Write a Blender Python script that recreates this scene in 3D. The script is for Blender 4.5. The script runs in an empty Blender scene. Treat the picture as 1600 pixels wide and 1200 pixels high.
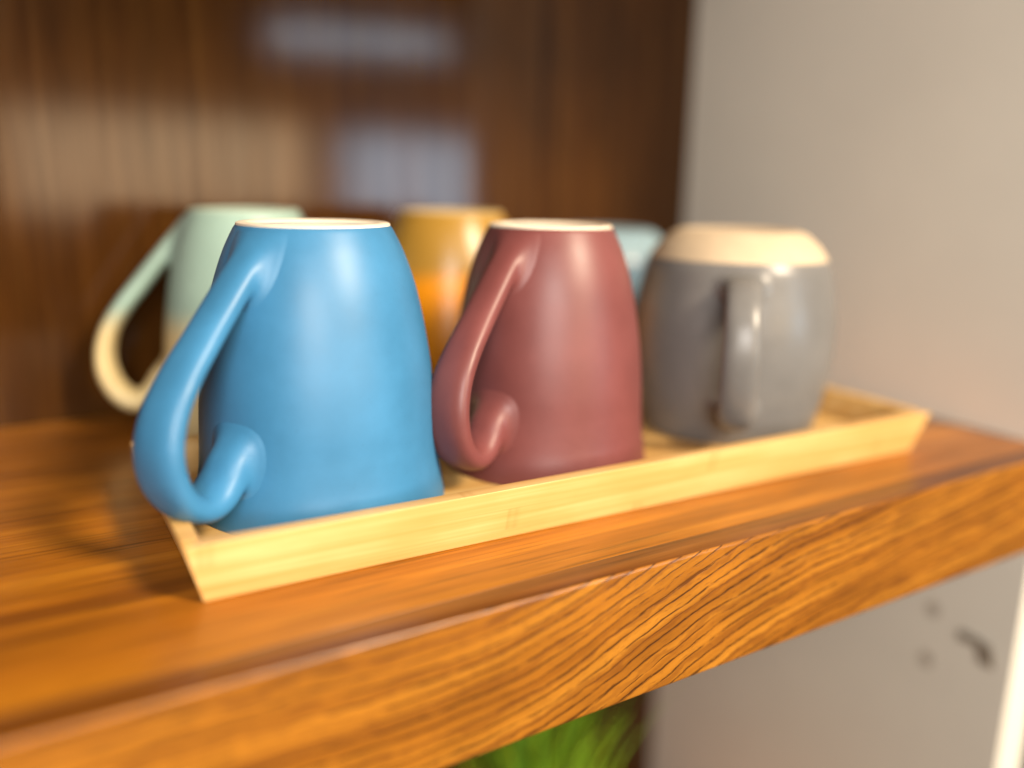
import bpy, bmesh, math, random
import numpy as np
from mathutils import Vector, Matrix, noise as mnoise
random.seed(7)
C = bpy.context.scene.collection
U = 0.12                       # one layout unit in metres
R = math.radians

# ---------------------------------------------------------------- camera
cam_d = bpy.data.cameras.new('camera'); cam = bpy.data.objects.new('camera', cam_d); C.objects.link(cam)
FW = Vector((0.5139941, 0.82774043, -0.22506854)); RT = Vector((0.85159977, -0.52387875, 0.01813506)); UP = Vector((0.1028975, 0.20098964, 0.97417415))
cam.matrix_world = Matrix(((RT.x, UP.x, -FW.x, 0), (RT.y, UP.y, -FW.y, 0), (RT.z, UP.z, -FW.z, 1.0*U), (0, 0, 0, 1)))
cam_d.sensor_width = 36; cam_d.lens = 1343.44/1600*36
cam_d.clip_start = 0.005; cam_d.clip_end = 50
cam_d.dof.use_dof = True; cam_d.dof.focus_distance = 2.42*U; cam_d.dof.aperture_fstop = 1.9
bpy.context.scene.camera = cam

# ---------------------------------------------------------------- light
S = bpy.context.scene
S.view_settings.view_transform = 'Standard'; S.view_settings.look = 'None'; S.view_settings.gamma = 1
S.view_settings.exposure = 0.0
w = bpy.data.worlds.new('World'); S.world = w; w.use_nodes = True
w.node_tree.nodes['Background'].inputs[0].default_value = (1.0, 0.86, 0.70, 1)
w.node_tree.nodes['Background'].inputs[1].default_value = 0.05

def area(name, loc, target, size, sizey, power, color, spread=180):
    d = bpy.data.lights.new(name, 'AREA'); d.shape = 'RECTANGLE'; d.size = size*U; d.size_y = sizey*U
    d.energy = power; d.color = color; d.spread = R(spread)
    o = bpy.data.objects.new(name, d); C.objects.link(o)
    o.location = Vector(loc)*U
    o.rotation_euler = (Vector(target)-Vector(loc)).to_track_quat('-Z', 'Y').to_euler()
    return o
area('window_light', (11.9, -14, 1.25), (11.9, 0, 1.25), 5.0, 2.8, 8.5, (0.56, 0.80, 1.0))
area('haze_fill_light', (4.9, -16, 1.7), (4.9, 0, 1.7), 8.6, 2.6, 10.5, (1.0, 0.74, 0.45))  # added area light, gives the back panel its warm reflected haze
tube = area('tube_light', (10.3, -14, 5.3), (10.3, 0, 5.3), 5.8, 0.15, 2.1, (0.72, 0.87, 1.0)); tube.rotation_euler.rotate_axis('Z', R(3))
area('spot_light', (14.6, -14, 5.0), (14.6, 0, 5.0), 0.9, 0.5, 0.22, (0.85, 0.90, 1.0))
area('ceiling_lamp', (6.4, -11.0, 11.0), (1.6, 2.4, 0.4), 3.4, 3.4, 84.0, (1.0, 0.82, 0.60))
area('room_fill_light', (-2.2, -5.5, 3.2), (3.0, 2.4, 0.3), 4.0, 4.0, 12.3, (1.0, 0.94, 0.87))  # added soft fill from the left, brightens the side panel

# ---------------------------------------------------------------- node helpers
def mat(name):
    m = bpy.data.materials.new(name); m.use_nodes = True
    nt = m.node_tree; return m, nt, nt.nodes['Principled BSDF']
def N(nt, kind, **kw):
    n = nt.nodes.new(kind)
    for k, v in kw.items(): setattr(n, k, v)
    return n
def ln(nt, a, b): nt.links.new(a, b)
def coords(nt, scale, rot=(0, 0, 0), loc=(0, 0, 0)):
    tc = N(nt, 'ShaderNodeTexCoord'); mp = N(nt, 'ShaderNodeMapping')
    mp.inputs['Scale'].default_value = scale; mp.inputs['Rotation'].default_value = rot; mp.inputs['Location'].default_value = loc
    ln(nt, tc.outputs['Object'], mp.inputs['Vector']); return mp.outputs['Vector']
def noise(nt, vec, scale, detail=4, rough=.55, dist=0):
    n = N(nt, 'ShaderNodeTexNoise'); n.inputs['Scale'].default_value = scale; n.inputs['Detail'].default_value = detail
    n.inputs['Roughness'].default_value = rough; n.inputs['Distortion'].default_value = dist
    ln(nt, vec, n.inputs['Vector']); return n.outputs['Fac']
def ramp(nt, fac, stops, interp='LINEAR'):
    r = N(nt, 'ShaderNodeValToRGB'); cr = r.color_ramp; cr.interpolation = interp
    while len(cr.elements) < len(stops): cr.elements.new(0.5)
    for e, (p, c) in zip(cr.elements, stops): e.position = p; e.color = (*c, 1) if len(c) == 3 else c
    ln(nt, fac, r.inputs['Fac']); return r.outputs['Color']
def mth(nt, op, a, b=None, c=None, clamp=False):
    n = N(nt, 'ShaderNodeMath', operation=op, use_clamp=clamp)
    for i, v in enumerate((a, b, c)):
        if v is None: continue
        if isinstance(v, (int, float)): n.inputs[i].default_value = v
        else: ln(nt, v, n.inputs[i])
    return n.outputs[0]
def mix(nt, fac, a, b, blend='MIX'):
    n = N(nt, 'ShaderNodeMix', data_type='RGBA', blend_type=blend)
    for i, v in ((0, fac), (6, a), (7, b)):
        if isinstance(v, (int, float)): n.inputs[i].default_value = v
        elif isinstance(v, tuple): n.inputs[i].default_value = (*v, 1)
        else: ln(nt, v, n.inputs[i])
    return n.outputs[2]
def bump(nt, h, strength, dist, bsdf):
    b = N(nt, 'ShaderNodeBump'); b.inputs['Strength'].default_value = strength; b.inputs['Distance'].default_value = dist
    ln(nt, h, b.inputs['Height']); ln(nt, b.outputs['Normal'], bsdf.inputs['Normal'])
G = lambda v: (v, v, v)

# ---------------------------------------------------------------- materials
def wood_plank(name, axis, dark, mid, light, rough, coat, streak=1.0, seed=0.0, fine=1.0, coat_r=.12, bmp=.18, cross=60.0, spec=.5, broad=.4, streaky=False):
    """straight-grained varnished wood, grain along one axis"""
    m, nt, b = mat(name)
    long = 3.0; b.inputs['Specular IOR Level'].default_value = spec
    sc = {'X': (long, cross, cross), 'Z': (cross, cross, long)}[axis]
    v = coords(nt, sc, loc=(seed, seed*1.7, seed*.6))
    a = noise(nt, v, 1.3*streak, 6, .62, .6)
    v2 = coords(nt, tuple(s*.35 for s in sc), loc=(seed*2, 3.1, seed))
    a2 = noise(nt, v2, 1.0, 4, .55, 1.2)
    v3 = coords(nt, tuple(s*(9 if s > 10 else 5) for s in sc), loc=(0, seed, 1))
    f = noise(nt, v3, 1.0*fine, 3, .6)
    t = mth(nt, 'ADD', mth(nt, 'MULTIPLY', a, 1-broad), mth(nt, 'MULTIPLY', a2, broad))
    col = ramp(nt, t, [(.34, dark), (.5, mid), (.66, light)])
    pores = ramp(nt, f, [(.36, G(.35)), (.46, G(1.0))])
    col = mix(nt, .7, col, pores, 'MULTIPLY')
    vq = coords(nt, tuple(10 if q < 10 else 34 for q in sc), loc=(seed, 0, 3)); pq = noise(nt, vq, 1.0, 5, .65)
    col = mix(nt, .45, col, ramp(nt, pq, [(.34, G(.5)), (.58, G(1.1))]), 'MULTIPLY')
    ln(nt, col, b.inputs['Base Color'])
    rr = ramp(nt, a, [(.3, G(rough*1.25)), (.7, G(rough*.85))]); ln(nt, rr, b.inputs['Roughness'])
    b.inputs['Coat Weight'].default_value = coat; b.inputs['Coat Roughness'].default_value = coat_r
    if streaky: ln(nt, ramp(nt, mth(nt, 'ADD', mth(nt, 'MULTIPLY', f, .5), mth(nt, 'MULTIPLY', a, .5)), [(.36, G(coat*.7)), (.64, G(coat*1.25))]), b.inputs['Coat Weight'])
    bump(nt, mth(nt, 'ADD', mth(nt, 'MULTIPLY', f, .6), a), bmp, .0006, b)
    return m

def edging_wood():
    """oak lipping: bold cathedral grain lines that sweep upwards along the front"""
    m, nt, b = mat('oak_edging')
    tc = N(nt, 'ShaderNodeTexCoord'); sx = N(nt, 'ShaderNodeSeparateXYZ'); ln(nt, tc.outputs['Object'], sx.inputs[0])
    x, y, z = sx.outputs
    x1 = mth(nt, 'SMOOTH_MAX', mth(nt, 'SUBTRACT', x, .125), 0.0, .06)
    x2 = mth(nt, 'SMOOTH_MAX', mth(nt, 'SUBTRACT', x, .225), 0.0, .06)
    lift = mth(nt, 'SUBTRACT', mth(nt, 'MULTIPLY', x1, .40), mth(nt, 'MULTIPLY', x2, .28))
    vw = coords(nt, (9, 22, 22)); wob = noise(nt, vw, 1.0, 3, .5)
    vw2 = coords(nt, (55, 90, 90)); wob2 = noise(nt, vw2, 1.0, 3, .55)
    h = mth(nt, 'SUBTRACT', mth(nt, 'ADD', z, mth(nt, 'MULTIPLY', y, .55)), lift)
    h = mth(nt, 'ADD', h, mth(nt, 'MULTIPLY', mth(nt, 'SUBTRACT', wob, .5), .008))
    h = mth(nt, 'ADD', h, mth(nt, 'MULTIPLY', mth(nt, 'SUBTRACT', wob2, .5), .0030))
    # broad annual bands
    cb = N(nt, 'ShaderNodeCombineXYZ'); ln(nt, mth(nt, 'MULTIPLY', x, 5), cb.inputs[0]); ln(nt, mth(nt, 'MULTIPLY', h, 120), cb.inputs[1])
    broad = noise(nt, cb.outputs[0], 1.0, 3, .5)
    col = ramp(nt, broad, [(.30, (.22, .072, .006)), (.5, (.36, .132, .011)), (.70, (.46, .185, .018))])
    # irregularly spaced dark grain lines, broken into dashes
    hh = mth(nt, 'MULTIPLY', h, 2*math.pi/.0038)
    line = mth(nt, 'SINE', mth(nt, 'ADD', hh, mth(nt, 'MULTIPLY', broad, 8.5)))
    cb2 = N(nt, 'ShaderNodeCombineXYZ'); ln(nt, mth(nt, 'MULTIPLY', x, 100), cb2.inputs[0]); ln(nt, mth(nt, 'MULTIPLY', h, 900), cb2.inputs[1])
    dash = noise(nt, cb2.outputs[0], 1.0, 3, .65)
    lm = ramp(nt, line, [(.70, G(0)), (.95, G(1))]); dm = ramp(nt, dash, [(.38, G(0)), (.48, G(1))])
    lines = mth(nt, 'MULTIPLY', lm, dm)
    cb3 = N(nt, 'ShaderNodeCombineXYZ'); ln(nt, mth(nt, 'MULTIPLY', x, 230), cb3.inputs[0]); ln(nt, mth(nt, 'MULTIPLY', h, 2300), cb3.inputs[1])
    pore = noise(nt, cb3.outputs[0], 1.0, 2, .6); pm = ramp(nt, pore, [(.57, G(0)), (.68, G(1))])
    col = mix(nt, mth(nt, 'MULTIPLY', pm, .65), col, (.16, .05, .006))
    vp = coords(nt, (30, 60, 60)); patch = noise(nt, vp, 1.0, 4, .6)
    col = mix(nt, .5, col, ramp(nt, patch, [(.32, G(.55)), (.6, G(1.05))]), 'MULTIPLY')
    col = mix(nt, mth(nt, 'MULTIPLY', lines, .9), col, (.045, .014, .003))
    wide = mth(nt, 'SINE', mth(nt, 'ADD', mth(nt, 'MULTIPLY', h, 2*math.pi/.0105), mth(nt, 'MULTIPLY', wob2, 6.0)))
    col = mix(nt, mth(nt, 'MULTIPLY', ramp(nt, wide, [(.55, G(0)), (.95, G(1))]), .45), col, (.15, .045, .006))
    # cleaner, darker board face on top of the lipping
    geo = N(nt, 'ShaderNodeNewGeometry'); sn = N(nt, 'ShaderNodeSeparateXYZ'); ln(nt, geo.outputs['True Normal'], sn.inputs[0])
    ln(nt, col, b.inputs['Base Color'])
    b.inputs['Roughness'].default_value = .34
    b.inputs['Coat Weight'].default_value = .35; b.inputs['Coat Roughness'].default_value = .22
    hgt = mth(nt, 'SUBTRACT', mth(nt, 'MULTIPLY', broad, .4), mth(nt, 'ADD', lines, mth(nt, 'MULTIPLY', pm, .3)))
    bump(nt, hgt, .16, .0006, b)
    return m

def bamboo(name, seed, k=1.0):
    m, nt, b = mat(name)
    v = coords(nt, (5, 260, 260), loc=(seed, seed*3, 0)); a = noise(nt, v, 1.0, 3, .5, .2)
    v2 = coords(nt, (9, 900, 900), loc=(seed, 0, seed)); f = noise(nt, v2, 1.0, 3, .6)
    v3 = coords(nt, (26, 60, 60), loc=(seed*5, 1, 2)); p = noise(nt, v3, 1.0, 3, .5)
    t = mth(nt, 'ADD', mth(nt, 'ADD', mth(nt, 'MULTIPLY', a, .55), mth(nt, 'MULTIPLY', f, .2)), mth(nt, 'MULTIPLY', p, .25))
    col = ramp(nt, t, [(.36, (.58*k, .31*k, .080*k)), (.5, (.66*k, .395*k, .130*k)), (.64, (.77*k, .52*k, .22*k))])
    # faint growth nodes: one short darker tick now and then along each strip
    tc = N(nt, 'ShaderNodeTexCoord'); sx = N(nt, 'ShaderNodeSeparateXYZ'); ln(nt, tc.outputs['Object'], sx.inputs[0])
    strip = mth(nt, 'FLOOR', mth(nt, 'DIVIDE', mth(nt, 'ADD', sx.outputs[2], sx.outputs[1]), .0062))
    wn = N(nt, 'ShaderNodeTexWhiteNoise', noise_dimensions='1D'); ln(nt, mth(nt, 'ADD', strip, seed), wn.inputs['W'])
    fx = mth(nt, 'FRACT', mth(nt, 'ADD', mth(nt, 'MULTIPLY', sx.outputs[0], 5.2), wn.outputs['Value']))
    tick = ramp(nt, fx, [(.0, G(0)), (.004, G(.7)), (.013, G(.2)), (.02, G(.55)), (.03, G(0))])
    col = mix(nt, mth(nt, 'MULTIPLY', tick, .5), col, (.42*k, .20*k, .045*k))
    edge = mth(nt, 'ABSOLUTE', mth(nt, 'SUBTRACT', mth(nt, 'FRACT', mth(nt, 'DIVIDE', mth(nt, 'ADD', sx.outputs[2], sx.outputs[1]), .0062)), .5))
    col = mix(nt, mth(nt, 'MULTIPLY', ramp(nt, edge, [(.46, G(0)), (.5, G(1))]), .22), col, (.42*k, .20*k, .045*k))
    ln(nt, col, b.inputs['Base Color'])
    b.inputs['Roughness'].default_value = .42; b.inputs['Coat Weight'].default_value = .1; b.inputs['Coat Roughness'].default_value = .3
    bump(nt, f, .12, .0004, b)
    return m

def glaze(name, col, rough=.36, col2=None, zsplit=None, soft=.012, coat=.0, coat_rough=.2):
    """satin stoneware glaze; an optional second glaze colour on the rim half"""
    m, nt, b = mat(name)
    v = coords(nt, (1, 1, 1)); n = noise(nt, v, 38, 5, .6); sp = noise(nt, v, 900, 2, .5)
    base = mix(nt, 1.0, (*col,), ramp(nt, n, [(.3, G(.88)), (.7, G(1.10))]), 'MULTIPLY')
    if col2:
        tc = N(nt, 'ShaderNodeTexCoord'); sx = N(nt, 'ShaderNodeSeparateXYZ'); ln(nt, tc.outputs['Object'], sx.inputs[0])
        zz = mth(nt, 'ADD', sx.outputs[2], mth(nt, 'MULTIPLY', mth(nt, 'SUBTRACT', n, .5), .006))
        f = N(nt, 'ShaderNodeMapRange', interpolation_type='SMOOTHSTEP'); ln(nt, zz, f.inputs[0])
        f.inputs[1].default_value = zsplit-soft; f.inputs[2].default_value = zsplit+soft
        base = mix(nt, f.outputs[0], (*col2,), base)
    base = mix(nt, .25, base, ramp(nt, sp, [(.26, G(.72)), (.36, G(1.0))]), 'MULTIPLY')
    ln(nt, base, b.inputs['Base Color'])
    ln(nt, ramp(nt, n, [(.3, G(rough*.92)), (.7, G(rough*1.1))]), b.inputs['Roughness'])
    b.inputs['Coat Weight'].default_value = coat; b.inputs['Coat Roughness'].default_value = coat_rough
    n3 = noise(nt, v, 120, 3, .5)
    bump(nt, mth(nt, 'ADD', n3, mth(nt, 'MULTIPLY', sp, .15)), .05, .0006, b)
    return m

def plain(name, col, rough, nscale=60, var=.1, bumpd=.0003, coat=0):
    m, nt, b = mat(name)
    v = coords(nt, (1, 1, 1)); n = noise(nt, v, nscale, 6, .6)
    ln(nt, mix(nt, 1.0, (*col,), ramp(nt, n, [(.3, G(1-var)), (.7, G(1+var))]), 'MULTIPLY'), b.inputs['Base Color'])
    b.inputs['Roughness'].default_value = rough; b.inputs['Coat Weight'].default_value = coat
    bump(nt, noise(nt, v, nscale*12, 3, .6), .15, bumpd, b)
    return m

M_board = wood_plank('varnished_board', 'X', (.18, .052, .003), (.36, .122, .007), (.53, .205, .014), .36, .22, 1.0, 2.0, 1.0, .24, .25, 80.0, .4, .45)
M_edgetop = wood_plank('dark_edging_top', 'X', (.060, .016, .002), (.155, .046, .005), (.30, .104, .010), .34, .2, 1.0, 9.0, 1.0, .15, .25, 70.0, .3, .45)
M_edge = edging_wood()
M_back = wood_plank('dark_panel_wood', 'Z', (.034, .0105, .0013), (.054, .0185, .0022), (.078, .030, .0042), .5, .55, 1.0, 5.0, 1.0, .11, .05, 150.0, .02, .3, True)
M_side = plain('painted_panel', (.81, .76, .655), .5, 10, .035, .0004)
M_bam = [bamboo('bamboo_floor', 1.0, .92), bamboo('bamboo_front', 4.3), bamboo('bamboo_end', 7.7, .97)]
M_cream = plain('cream_clay', (.55, .43, .29), .7, 90, .08)
M_foot = plain('unglazed_clay', (.82, .71, .56), .75, 90, .06)
M_mintfoot = plain('mint_foot', (.40, .52, .43), .6, 90, .06)
M_mustfoot = plain('mustard_foot', (.52, .38, .17), .6, 90, .06)
M_metal = plain('dark_metal', (.28, .235, .185), .5, 80, .1)
M_hole = plain('peg_hole_dark', (.16, .12, .09), .8, 80, .1)

# ---------------------------------------------------------------- mesh helpers
def link(name, bm, m, parent=None, smooth=True, angle=40):
    me = bpy.data.meshes.new(name); bm.normal_update(); bm.to_mesh(me); bm.free()
    me.materials.append(m)
    if smooth:
        me.polygons.foreach_set('use_smooth', [True]*len(me.polygons)); me.set_sharp_from_angle(angle=R(angle))
    o = bpy.data.objects.new(name, me); C.objects.link(o)
    if parent: o.parent = parent
    return o
def empty(name, loc, label, cat, rz=0, group=None):
    o = bpy.data.objects.new(name, None); C.objects.link(o); o.empty_display_size = .02
    o.location = Vector(loc)*U; o.rotation_euler = (0, 0, rz)
    o['label'] = label; o['category'] = cat
    if group: o['group'] = group
    return o
def prism(verts8, bev=.004, seg=3):
    """closed hexahedron from 8 corner points (bottom ring then top ring), bevelled"""
    bm = bmesh.new(); v = [bm.verts.new(Vector(p)*U) for p in verts8]
    for f in ((3, 2, 1, 0), (4, 5, 6, 7), (0, 1, 5, 4), (1, 2, 6, 5), (2, 3, 7, 6), (3, 0, 4, 7)): bm.faces.new([v[i] for i in f])
    bmesh.ops.recalc_face_normals(bm, faces=bm.faces)
    if bev: bmesh.ops.bevel(bm, geom=list(bm.edges), offset=bev*U, segments=seg, profile=.6, affect='EDGES')
    return bm
def box(x0, x1, y0, y1, z0, z1, bev=.004, seg=3):
    return prism([(x0, y0, z0), (x1, y0, z0), (x1, y1, z0), (x0, y1, z0), (x0, y0, z1), (x1, y0, z1), (x1, y1, z1), (x0, y1, z1)], bev, seg)
def spline(pts, n):
    """Catmull-Rom through tuples"""
    P = [pts[0]]+list(pts)+[pts[-1]]; out = []
    for i in range(1, len(P)-2):
        a, b, c, d = P[i-1], P[i], P[i+1], P[i+2]
        for k in range(n):
            t = k/n
            out.append(tuple(.5*((2*b[j])+(c[j]-a[j])*t+(2*a[j]-5*b[j]+4*c[j]-d[j])*t*t+(3*b[j]-a[j]-3*c[j]+d[j])*t**3) for j in range(len(b))))
    out.append(tuple(pts[-1])); return out
def lathe(profile, seg=112):
    bm = bmesh.new(); rings = []
    for r, z in profile:
        if r < 1e-6: rings.append([bm.verts.new((0, 0, z*U))]); continue
        rings.append([bm.verts.new((r*U*math.cos(2*math.pi*i/seg), r*U*math.sin(2*math.pi*i/seg), z*U)) for i in range(seg)])
    for a, b in zip(rings, rings[1:]):
        for i in range(seg):
            j = (i+1) % seg
            if len(a) == 1: bm.faces.new((a[0], b[i], b[j]))
            elif len(b) == 1: bm.faces.new((a[i], a[j], b[0]))
            else: bm.faces.new((a[i], a[j], b[j], b[i]))
    bmesh.ops.recalc_face_normals(bm, faces=bm.faces)
    return bm

# ---------------------------------------------------------------- bookcase
XS, YB, YF, TH = 3.653, 3.946, 1.6315, .386
case = empty('bookcase', (0, YB, -3.4), 'wooden bookcase with dark back panel, orange oak shelf and painted side', 'bookcase')
inv = Vector((0, YB, -3.4))*U
def cpart(name, bm, m, parent=None, **k):
    bmesh.ops.translate(bm, verts=bm.verts, vec=-inv)
    return link(name, bm, m, parent or case, **k)
XL = -3.2
cpart('shelf', box(XL, XS, YF+.105, YB, -TH, 0, .006), M_board)
cpart('shelf', box(XL, XS, YF+.105, YB, 2.75, 2.75+TH, .006), M_board)  # unseen upper shelf, added to shade the top of the panels
eo = cpart('edging', box(XL, XS-.002, YF, YF+.103, -TH-.004, .0035, .011, 4), M_edge)
eo.data.materials.append(M_edgetop)
for f in eo.data.polygons:
    if f.normal.z > .9: f.material_index = 1
cpart('back_panel', box(XL, XS, YB+.001, YB+.12, -3.4, 4.6, .004), M_back)
sp = cpart('side_panel', box(XS+.001, XS+.22, YF+.075, YB+.12, -3.4, 4.6, .010), M_side)
cpart('bottom_shelf', box(XL, XS, YF+.1, YB, -3.4, -3.1, .006), M_board)
# shelf-pin holes and a small bent hinge arm on the side panel
def disc_x(y, z, r, depth=.012, seg=28):
    bm = bmesh.new()
    ring = lambda rr, x: [bm.verts.new((x*U, (y+rr*math.cos(2*math.pi*i/seg))*U, (z+rr*math.sin(2*math.pi*i/seg))*U)) for i in range(seg)]
    a, b_, c_ = ring(r*1.12, XS+.0005), ring(r, XS-.004), ring(r*.72, XS-.002)
    d_ = ring(r*.6, XS-.0005)
    for p, q in ((a, b_), (b_, c_), (c_, d_)):
        for i in range(seg):
            j = (i+1) % seg; bm.faces.new((p[i], p[j], q[j], q[i]))
    bm.faces.new(d_); bmesh.ops.recalc_face_normals(bm, faces=bm.faces); return bm
M_cap = plain('plug_brown', (.50, .44, .36), .6, 60, .08)
for y, z in ((2.095, -.905), (2.095, -1.165)): cpart('screw_cap', disc_x(y, z, .034), M_cap, sp)
hin = box(XS-.012, XS-.001, 1.86, 1.955, -.985, -.940, .004)
cpart('hinge_arm', hin, M_metal, sp)
hb = prism([(XS-.016, 1.775, -1.05), (XS-.001, 1.775, -1.05), (XS-.001, 1.84, -1.05), (XS-.016, 1.84, -1.05),
            (XS-.016, 1.80, -.955), (XS-.001, 1.80, -.955), (XS-.001, 1.875, -.94), (XS-.016, 1.875, -.94)], .004)
cpart('hinge_arm', hb, M_metal, sp)

# ---------------------------------------------------------------- tray
TW = -.0235
tray = empty('serving_tray', (1.735, 2.413, 0), 'long shallow bamboo tray with flared rim on the orange shelf', 'tray', rz=math.atan(TW))
L2, D2, TT, FL, FLX = 1.345, .436, .166, .042, .045      # half length and depth of the foot, height, flare
def wall(p0, p1, q0, q1, th, inn):                       # p: foot corners, q: rim corners (outer); inn: inward unit vector
    ix, iy = inn
    return [(p0[0], p0[1], .002), (p1[0], p1[1], .002), None, None]
def tray_side(a0, a1, b0, b1, c0, c1, d0, d1, m, name):
    bm = prism([a0, a1, b1, b0, c0, c1, d1, d0], .0045, 3); link(name, bm, m, tray)
w_ = .047
def corner(sx, sy, z, o):                                # o: inset from the outer face
    t = z/TT; return (sx*(L2+FLX*t-o), sy*(D2+FL*t-o), z)
for sy, nm in ((-1, 'long_side'), (1, 'long_side')):
    tray_side(corner(-1, sy, .001, 0), corner(1, sy, .001, 0), corner(-1, sy, .001, w_), corner(1, sy, .001, w_),
              corner(-1, sy, TT, 0), corner(1, sy, TT, 0), corner(-1, sy, TT, w_), corner(1, sy, TT, w_), M_bam[1], nm)
for sx in (-1, 1):
    e = .0012
    def k(sy, z, o, oo): x, y, zz = corner(sx, sy, z, o); return (x, sy*(D2+FL*z/TT-oo), zz)
    tray_side(k(-1, .001, e, w_+e), k(1, .001, e, w_+e), k(-1, .001, w_, w_+e), k(1, .001, w_, w_+e),
              k(-1, TT-.001, e, w_+e), k(1, TT-.001, e, w_+e), k(-1, TT-.001, w_, w_+e), k(1, TT-.001, w_, w_+e), M_bam[2], 'short_side')
fl = box(-(L2-w_-.001), L2-w_-.001, -(D2-w_-.001), D2-w_-.001, .006, .060, .002, 1)
link('tray_floor', fl, M_bam[0], tray)

# ---------------------------------------------------------------- mugs
TALL = [(.374, .0), (.373, .012), (.366, .06), (.356, .12), (.350, .20), (.346, .29), (.337, .39), (.324, .48), (.308, .57), (.286, .66), (.256, .745), (.228, .803), (.218, .818)]
ROUND = [(.340, .0), (.345, .015), (.356, .06), (.372, .13), (.388, .22), (.398, .31), (.401, .40), (.394, .49), (.378, .575), (.362, .645), (.346, .680)]
def body_profile(outer, topz, foot_r):
    o = spline(outer, 6)
    rim = o[0][0]; wall_ = .030
    p = [(0, topz-.004), (foot_r*.6, topz-.004)] + [(r, z) for r, z in reversed(o)]
    p += [(rim-.008, -.0005+.0), (rim-wall_+.006, .002)]
    inner = [(r-wall_, z) for r, z in o[3:] if z < topz-.08]
    p += inner + [(inner[-1][0]*.6, topz-.075), (0, topz-.075)]
    return p
def rad_at(outer, z):
    o = outer
    for (r0, z0), (r1, z1) in zip(o, o[1:]):
        if z0 <= z <= z1: return r0+(r1-r0)*(z-z0)/(z1-z0)
    return o[-1][0]*max(0.0, 1-(z-o[-1][1])*3) if z > o[-1][1] else o[0][0]
J_HANDLE = [  # r, z, width, thickness
    (.150, .800, .100, .056), (.192, .784, .110, .062), (.236, .752, .114, .066), (.294, .696, .116, .068), (.364, .622, .118, .068), (.436, .544, .122, .068), (.508, .464, .132, .068),
    (.562, .385, .144, .069), (.588, .300, .155, .071), (.582, .218, .161, .073), (.545, .150, .158, .075), (.490, .116, .154, .079), (.438, .124, .148, .085), (.398, .158, .142, .091), (.366, .202, .136, .093), (.330, .236, .128, .091), (.280, .258, .116, .085)]
C_HANDLE = [
    (.290, .585, .135, .080), (.370, .598, .132, .075), (.440, .590, .130, .070), (.505, .550, .128, .066), (.548, .486, .128, .064), (.568, .410, .130, .064),
    (.566, .320, .132, .064), (.548, .235, .132, .066), (.512, .165, .132, .068), (.460, .130, .132, .072), (.400, .138, .132, .076), (.335, .170, .130, .080)]
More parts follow.
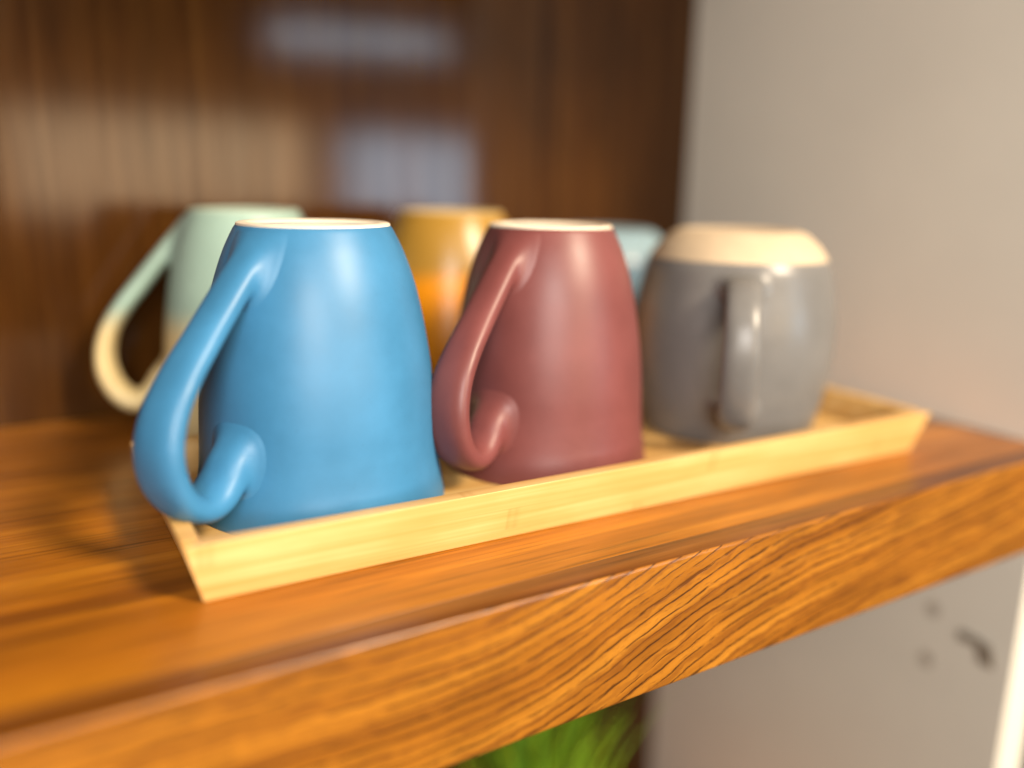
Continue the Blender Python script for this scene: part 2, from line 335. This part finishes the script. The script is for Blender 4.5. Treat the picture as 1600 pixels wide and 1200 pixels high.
def fused_handle(pts, outer, k=.036, h=.0054):
    """strap handle as an iso-surface smoothly blended into the mug wall, cut where it becomes the wall itself.
    returns (verts, quads) in layout units, handle pointing along +x"""
    P = np.array(spline(pts, 14)); T = np.gradient(P[:, :2], axis=0); T /= np.linalg.norm(T, axis=1)[:, None]
    prof = np.array(spline(outer, 6)); pz, pr = prof[:, 1], prof[:, 0]
    lo = np.array([P[:, 0].min()-.02, -.155, .012]); hi = np.array([P[:, 0].max()+.06, .155, pz[-1]-.012])
    n = np.ceil((hi-lo)/h).astype(int)+1
    X, Y, Z = [lo[i]+h*np.arange(n[i]) for i in range(3)]
    # distance to the strap, swept slice by slice in y
    gx, gz = np.meshgrid(X, Z, indexing='ij'); D = np.full((n[0], n[1], n[2]), 9.0, np.float32)
    for (cx, cz, w, t), (tx, tz) in zip(P, T):
        R_ = max(w, t)*.5+.09
        ix = np.where(abs(X-cx) < R_)[0]; iz = np.where(abs(Z-cz) < R_)[0]
        if len(ix) == 0 or len(iz) == 0: continue
        sx, sz = slice(ix[0], ix[-1]+1), slice(iz[0], iz[-1]+1)
        dx, dz = gx[sx, sz]-cx, gz[sx, sz]-cz
        al = dx*tx+dz*tz; v = -dx*tz+dz*tx
        q1 = ((v*v+al*al)/(t*t/4))**1.2
        q = (q1[:, None, :]+(np.abs(Y)/(w/2))[None, :, None]**2.4)**(1/2.4)
        d = (q-1)*(t/2)
        sub = D[sx, :, sz]; np.minimum(sub, d.astype(np.float32), out=sub)
    rho = np.sqrt(X[:, None]**2+Y[None, :]**2)
    B = (rho[:, :, None]-np.interp(Z, pz, pr)[None, None, :])*.95
    hh = np.maximum(k-np.abs(D-B), 0)/k
    F = np.minimum(D, B)-hh*hh*k/4
    # naive surface nets
    sg = F < 0; nx, ny, nz = n
    acc = np.zeros((nx-1, ny-1, nz-1, 3)); cnt = np.zeros((nx-1, ny-1, nz-1))
    corners = [(i, j, l) for i in (0, 1) for j in (0, 1) for l in (0, 1)]
    cs = lambda A, c: A[c[0]:nx-1+c[0], c[1]:ny-1+c[1], c[2]:nz-1+c[2]]
    for c in corners:
        for ax in range(3):
            if c[ax]: continue
            c2 = list(c); c2[ax] = 1
            f0, f1 = cs(F, c), cs(F, c2); m = (f0 < 0) != (f1 < 0)
            t = np.where(m, f0/np.where(m, f0-f1, 1), 0)
            for q in range(3): acc[..., q] += np.where(m, c[q]+(t if q == ax else 0), 0)
            cnt += m
    act = cnt > 0; idx = -np.ones(act.shape, int); idx[act] = np.arange(act.sum())
    cell = np.argwhere(act); V = lo+h*(cell+acc[act]/cnt[act][:, None])
    quads = []
    for ax in range(3):
        o1, o2 = [(1, 2), (2, 0), (0, 1)][ax]
        sl0 = [slice(1, None)]*3; A0 = [slice(1, n[i]-1) for i in range(3)]; A1 = list(A0)
        A0[ax] = slice(0, n[ax]-1); A1[ax] = slice(1, n[ax])
        m = sg[tuple(A0)] != sg[tuple(A1)]
        e = np.argwhere(m); e0 = e.copy()
        for q in range(3):
            if q != ax: e0[:, q] += 1
        ins = sg[tuple(e0.T)]
        def cellof(d1, d2):
            cc = e0.copy(); cc[:, o1] -= d1; cc[:, o2] -= d2; return idx[tuple(cc.T)]
        Q = np.stack([cellof(1, 1), cellof(0, 1), cellof(0, 0), cellof(1, 0)], 1)
        Q[~ins] = Q[~ins][:, ::-1]; quads.append(Q)
    Q = np.concatenate(quads)
    # relax a little, then cut away what is plain wall
    for _ in range(4):
        S_ = np.zeros_like(V); c_ = np.zeros(len(V))
        for a_, b_ in ((0, 1), (1, 2), (2, 3), (3, 0)):
            np.add.at(S_, Q[:, a_], V[Q[:, b_]]); np.add.at(c_, Q[:, a_], 1)
            np.add.at(S_, Q[:, b_], V[Q[:, a_]]); np.add.at(c_, Q[:, b_], 1)
        V = V*.4+.6*S_/np.maximum(c_, 1)[:, None]
    r_ = np.hypot(V[:, 0], V[:, 1]); wall_r = np.interp(V[:, 2], pz, pr); s_ = r_-wall_r
    keep = (s_[Q].max(1) > .0007) & (Q.min(1) >= 0)
    Q = Q[keep]
    sink = .0022*np.clip(1-s_/.0032, 0, 1); nr = (r_-sink)/np.maximum(r_, 1e-6)
    V[:, 0] *= nr; V[:, 1] *= nr
    used = np.unique(Q); re = -np.ones(len(V), int); re[used] = np.arange(len(used))
    return V[used], re[Q]
_fused = {}
def handle_object(kind, pts, outer, kr, kz, m, parent, az):
    if kind not in _fused: _fused[kind] = fused_handle(pts, outer)
    V, Q = _fused[kind]
    me = bpy.data.meshes.new('handle'); me.from_pydata((V*np.array([kr, kr, kz])*U).tolist(), [], Q.tolist()); me.materials.append(m)
    me.polygons.foreach_set('use_smooth', [True]*len(me.polygons)); me.validate()
    o = bpy.data.objects.new('handle', me); C.objects.link(o); o.parent = parent; o.rotation_euler = (0, 0, az)
    return o
def scale_prof(p, kr, kz): return [(r*kr, z*kz) for r, z in p]
def scale_hand(p, kr, kz): return [(r*kr, z*kz, w*kr, t*kr) for r, z, w, t in p]
def tall_mug(loc, az, m, label, kr=1.0, kz=1.0, mfoot=None):
    o = empty('mug', loc, label, 'mug', 0, 'upturned mugs on and behind the tray')
    prof = scale_prof(TALL, kr, kz); top = prof[-1][1]; fr = prof[-1][0]
    link('body', lathe(body_profile(prof, top, fr)), m, o, angle=60)
    # pale unglazed foot ring with a shallow recess
    f = [(0, top-.004), (fr-.045, top-.0035), (fr-.036, top+.006), (fr-.030, top+.009), (fr-.007, top+.009), (fr-.001, top+.006), (fr-.0005, top-.002)]
    link('foot_ring', lathe(f), mfoot or M_foot, o, angle=50)
    handle_object('tall', J_HANDLE, TALL, kr, kz, m, o, az)
    return o
def round_mug(loc, az, m, mbase, label, kr=1.0, kz=1.0):
    o = empty('mug', loc, label, 'mug', 0, 'upturned mugs on and behind the tray')
    prof = scale_prof(ROUND, kr, kz); top = prof[-1][1]; fr = prof[-1][0]
    link('body', lathe(body_profile(prof, top, fr)), m, o, angle=60)
    b = [(fr-.01, top-.003), (fr+.0008, top-.001), (fr-.004, top+.010), (.314*kr, top+.050*kz), (.266*kr, top+.092*kz), (.240*kr, top+.104*kz), (.228*kr, top+.108*kz), (.205*kr, top+.107*kz), (.196*kr, top+.101*kz), (0, top+.100*kz)]
    link('base', lathe(spline(b[:3], 2)+spline(b[3:8], 4)+b[8:]), mbase, o, angle=50)
    handle_object('round', C_HANDLE, ROUND, kr, kz, m, o, az)
    return o
def az_from_cam(x, y, deg):            # azimuth turned clockwise (to the viewer's left) from the direction of the camera
    return math.atan2(-y, -x)-R(deg)

G_blue = glaze('blue_glaze', (.042, .188, .365), .43)
G_red = glaze('maroon_glaze', (.172, .050, .047), .43)
G_grey = glaze('taupe_glaze', (.165, .160, .155), .34)
G_mint = glaze('mint_cream_glaze', (.29, .42, .36), .42, (.62, .50, .26), (.46)*U, .075*U)
G_must = glaze('mustard_glaze', (.34, .185, .028), .32, (.70, .25, .004), .63*U, .05*U)
G_pale = glaze('pale_blue_glaze', (.085, .16, .22), .34)
G_palebase = plain('pale_blue_base', (.22, .32, .36), .6, 60, .05)
tall_mug((.835, 2.442, .061), az_from_cam(.835, 2.442, 41), G_blue, 'sky blue upturned mug standing nearest on the bamboo tray')
tall_mug((1.652, 2.434, .061), az_from_cam(1.652, 2.434, 31), G_red, 'maroon upturned mug between the sky blue mug and the taupe mug', .955, .985)
round_mug((2.555, 2.447, .061), az_from_cam(2.555, 2.447, -4), G_grey, M_cream, 'taupe rounded mug with a cream base, at the far end of the tray', .985, 1.0)
tall_mug((.915, 3.50, .001), az_from_cam(.915, 3.50, 98), G_mint, 'mint and cream upturned mug behind the sky blue one', .96, 1.075, M_mintfoot)
tall_mug((1.76, 3.36, .001), az_from_cam(1.76, 3.36, 200), G_must, 'mustard yellow upturned mug behind the gap between blue and maroon mugs', 1.02, 1.075, M_mustfoot)
round_mug((2.70, 3.48, .001), az_from_cam(2.70, 3.48, 185), G_pale, G_palebase, 'pale blue rounded mug in the back row by the corner', .94, 1.01)

# ---------------------------------------------------------------- grass plant under the shelf
plant = empty('grass_plant', (2.02, 2.95, -3.1), 'bright green grassy plant under the shelf near the corner', 'plant')
M_pot = plain('pot_clay', (.45, .42, .38), .6, 50, .08)
M_leaf, nt, b = mat('leaf_green')
v = coords(nt, (1, 1, 1)); oi = N(nt, 'ShaderNodeObjectInfo')
ln(nt, mix(nt, oi.outputs['Random'], ramp(nt, noise(nt, v, 60, 3), [(.3, (.20, .40, .012)), (.7, (.38, .58, .03))]), (.07, .19, .015)), b.inputs['Base Color'])
b.inputs['Roughness'].default_value = .45
pp = [(0, 0), (.26, 0), (.28, .02), (.36, .75), (.37, .80), (.34, .80), (.32, .70), (0, .70)]
link('pot', lathe(pp, 48), M_pot, plant, angle=40)
variants = []
for q in range(7):
    bm = bmesh.new(); H = 1.25+.12*q; bend = .04+.075*q; rows = []
    for i in range(9):
        t = i/8; wd = .019*(1-t**2.2)+.002
        x = bend*t**2.1; z = H*t-.25*bend*t**3
        rows.append([bm.verts.new(((x)*U, -wd*U, z*U)), bm.verts.new(((x+.010*(1-t))*U, 0, z*U)), bm.verts.new((x*U, wd*U, z*U))])
    for a, c in zip(rows, rows[1:]):
        for i in range(2): bm.faces.new((a[i], a[i+1], c[i+1], c[i]))
    me = bpy.data.meshes.new('leaf'); bm.to_mesh(me); bm.free(); me.materials.append(M_leaf)
    me.polygons.foreach_set('use_smooth', [True]*len(me.polygons)); variants.append(me)
for i in range(190):
    o = bpy.data.objects.new('leaf', variants[i % 7]); C.objects.link(o); o.parent = plant
    a = random.uniform(0, 2*math.pi); rr = .22*math.sqrt(random.random())
    o.location = Vector((rr*math.cos(a), rr*math.sin(a), .69))*U
    o.rotation_euler = (random.uniform(-.10, .10), random.uniform(-.06, .14), a+random.uniform(-.7, .7)); s = random.uniform(.55, .86); o.scale = (s, s, s)
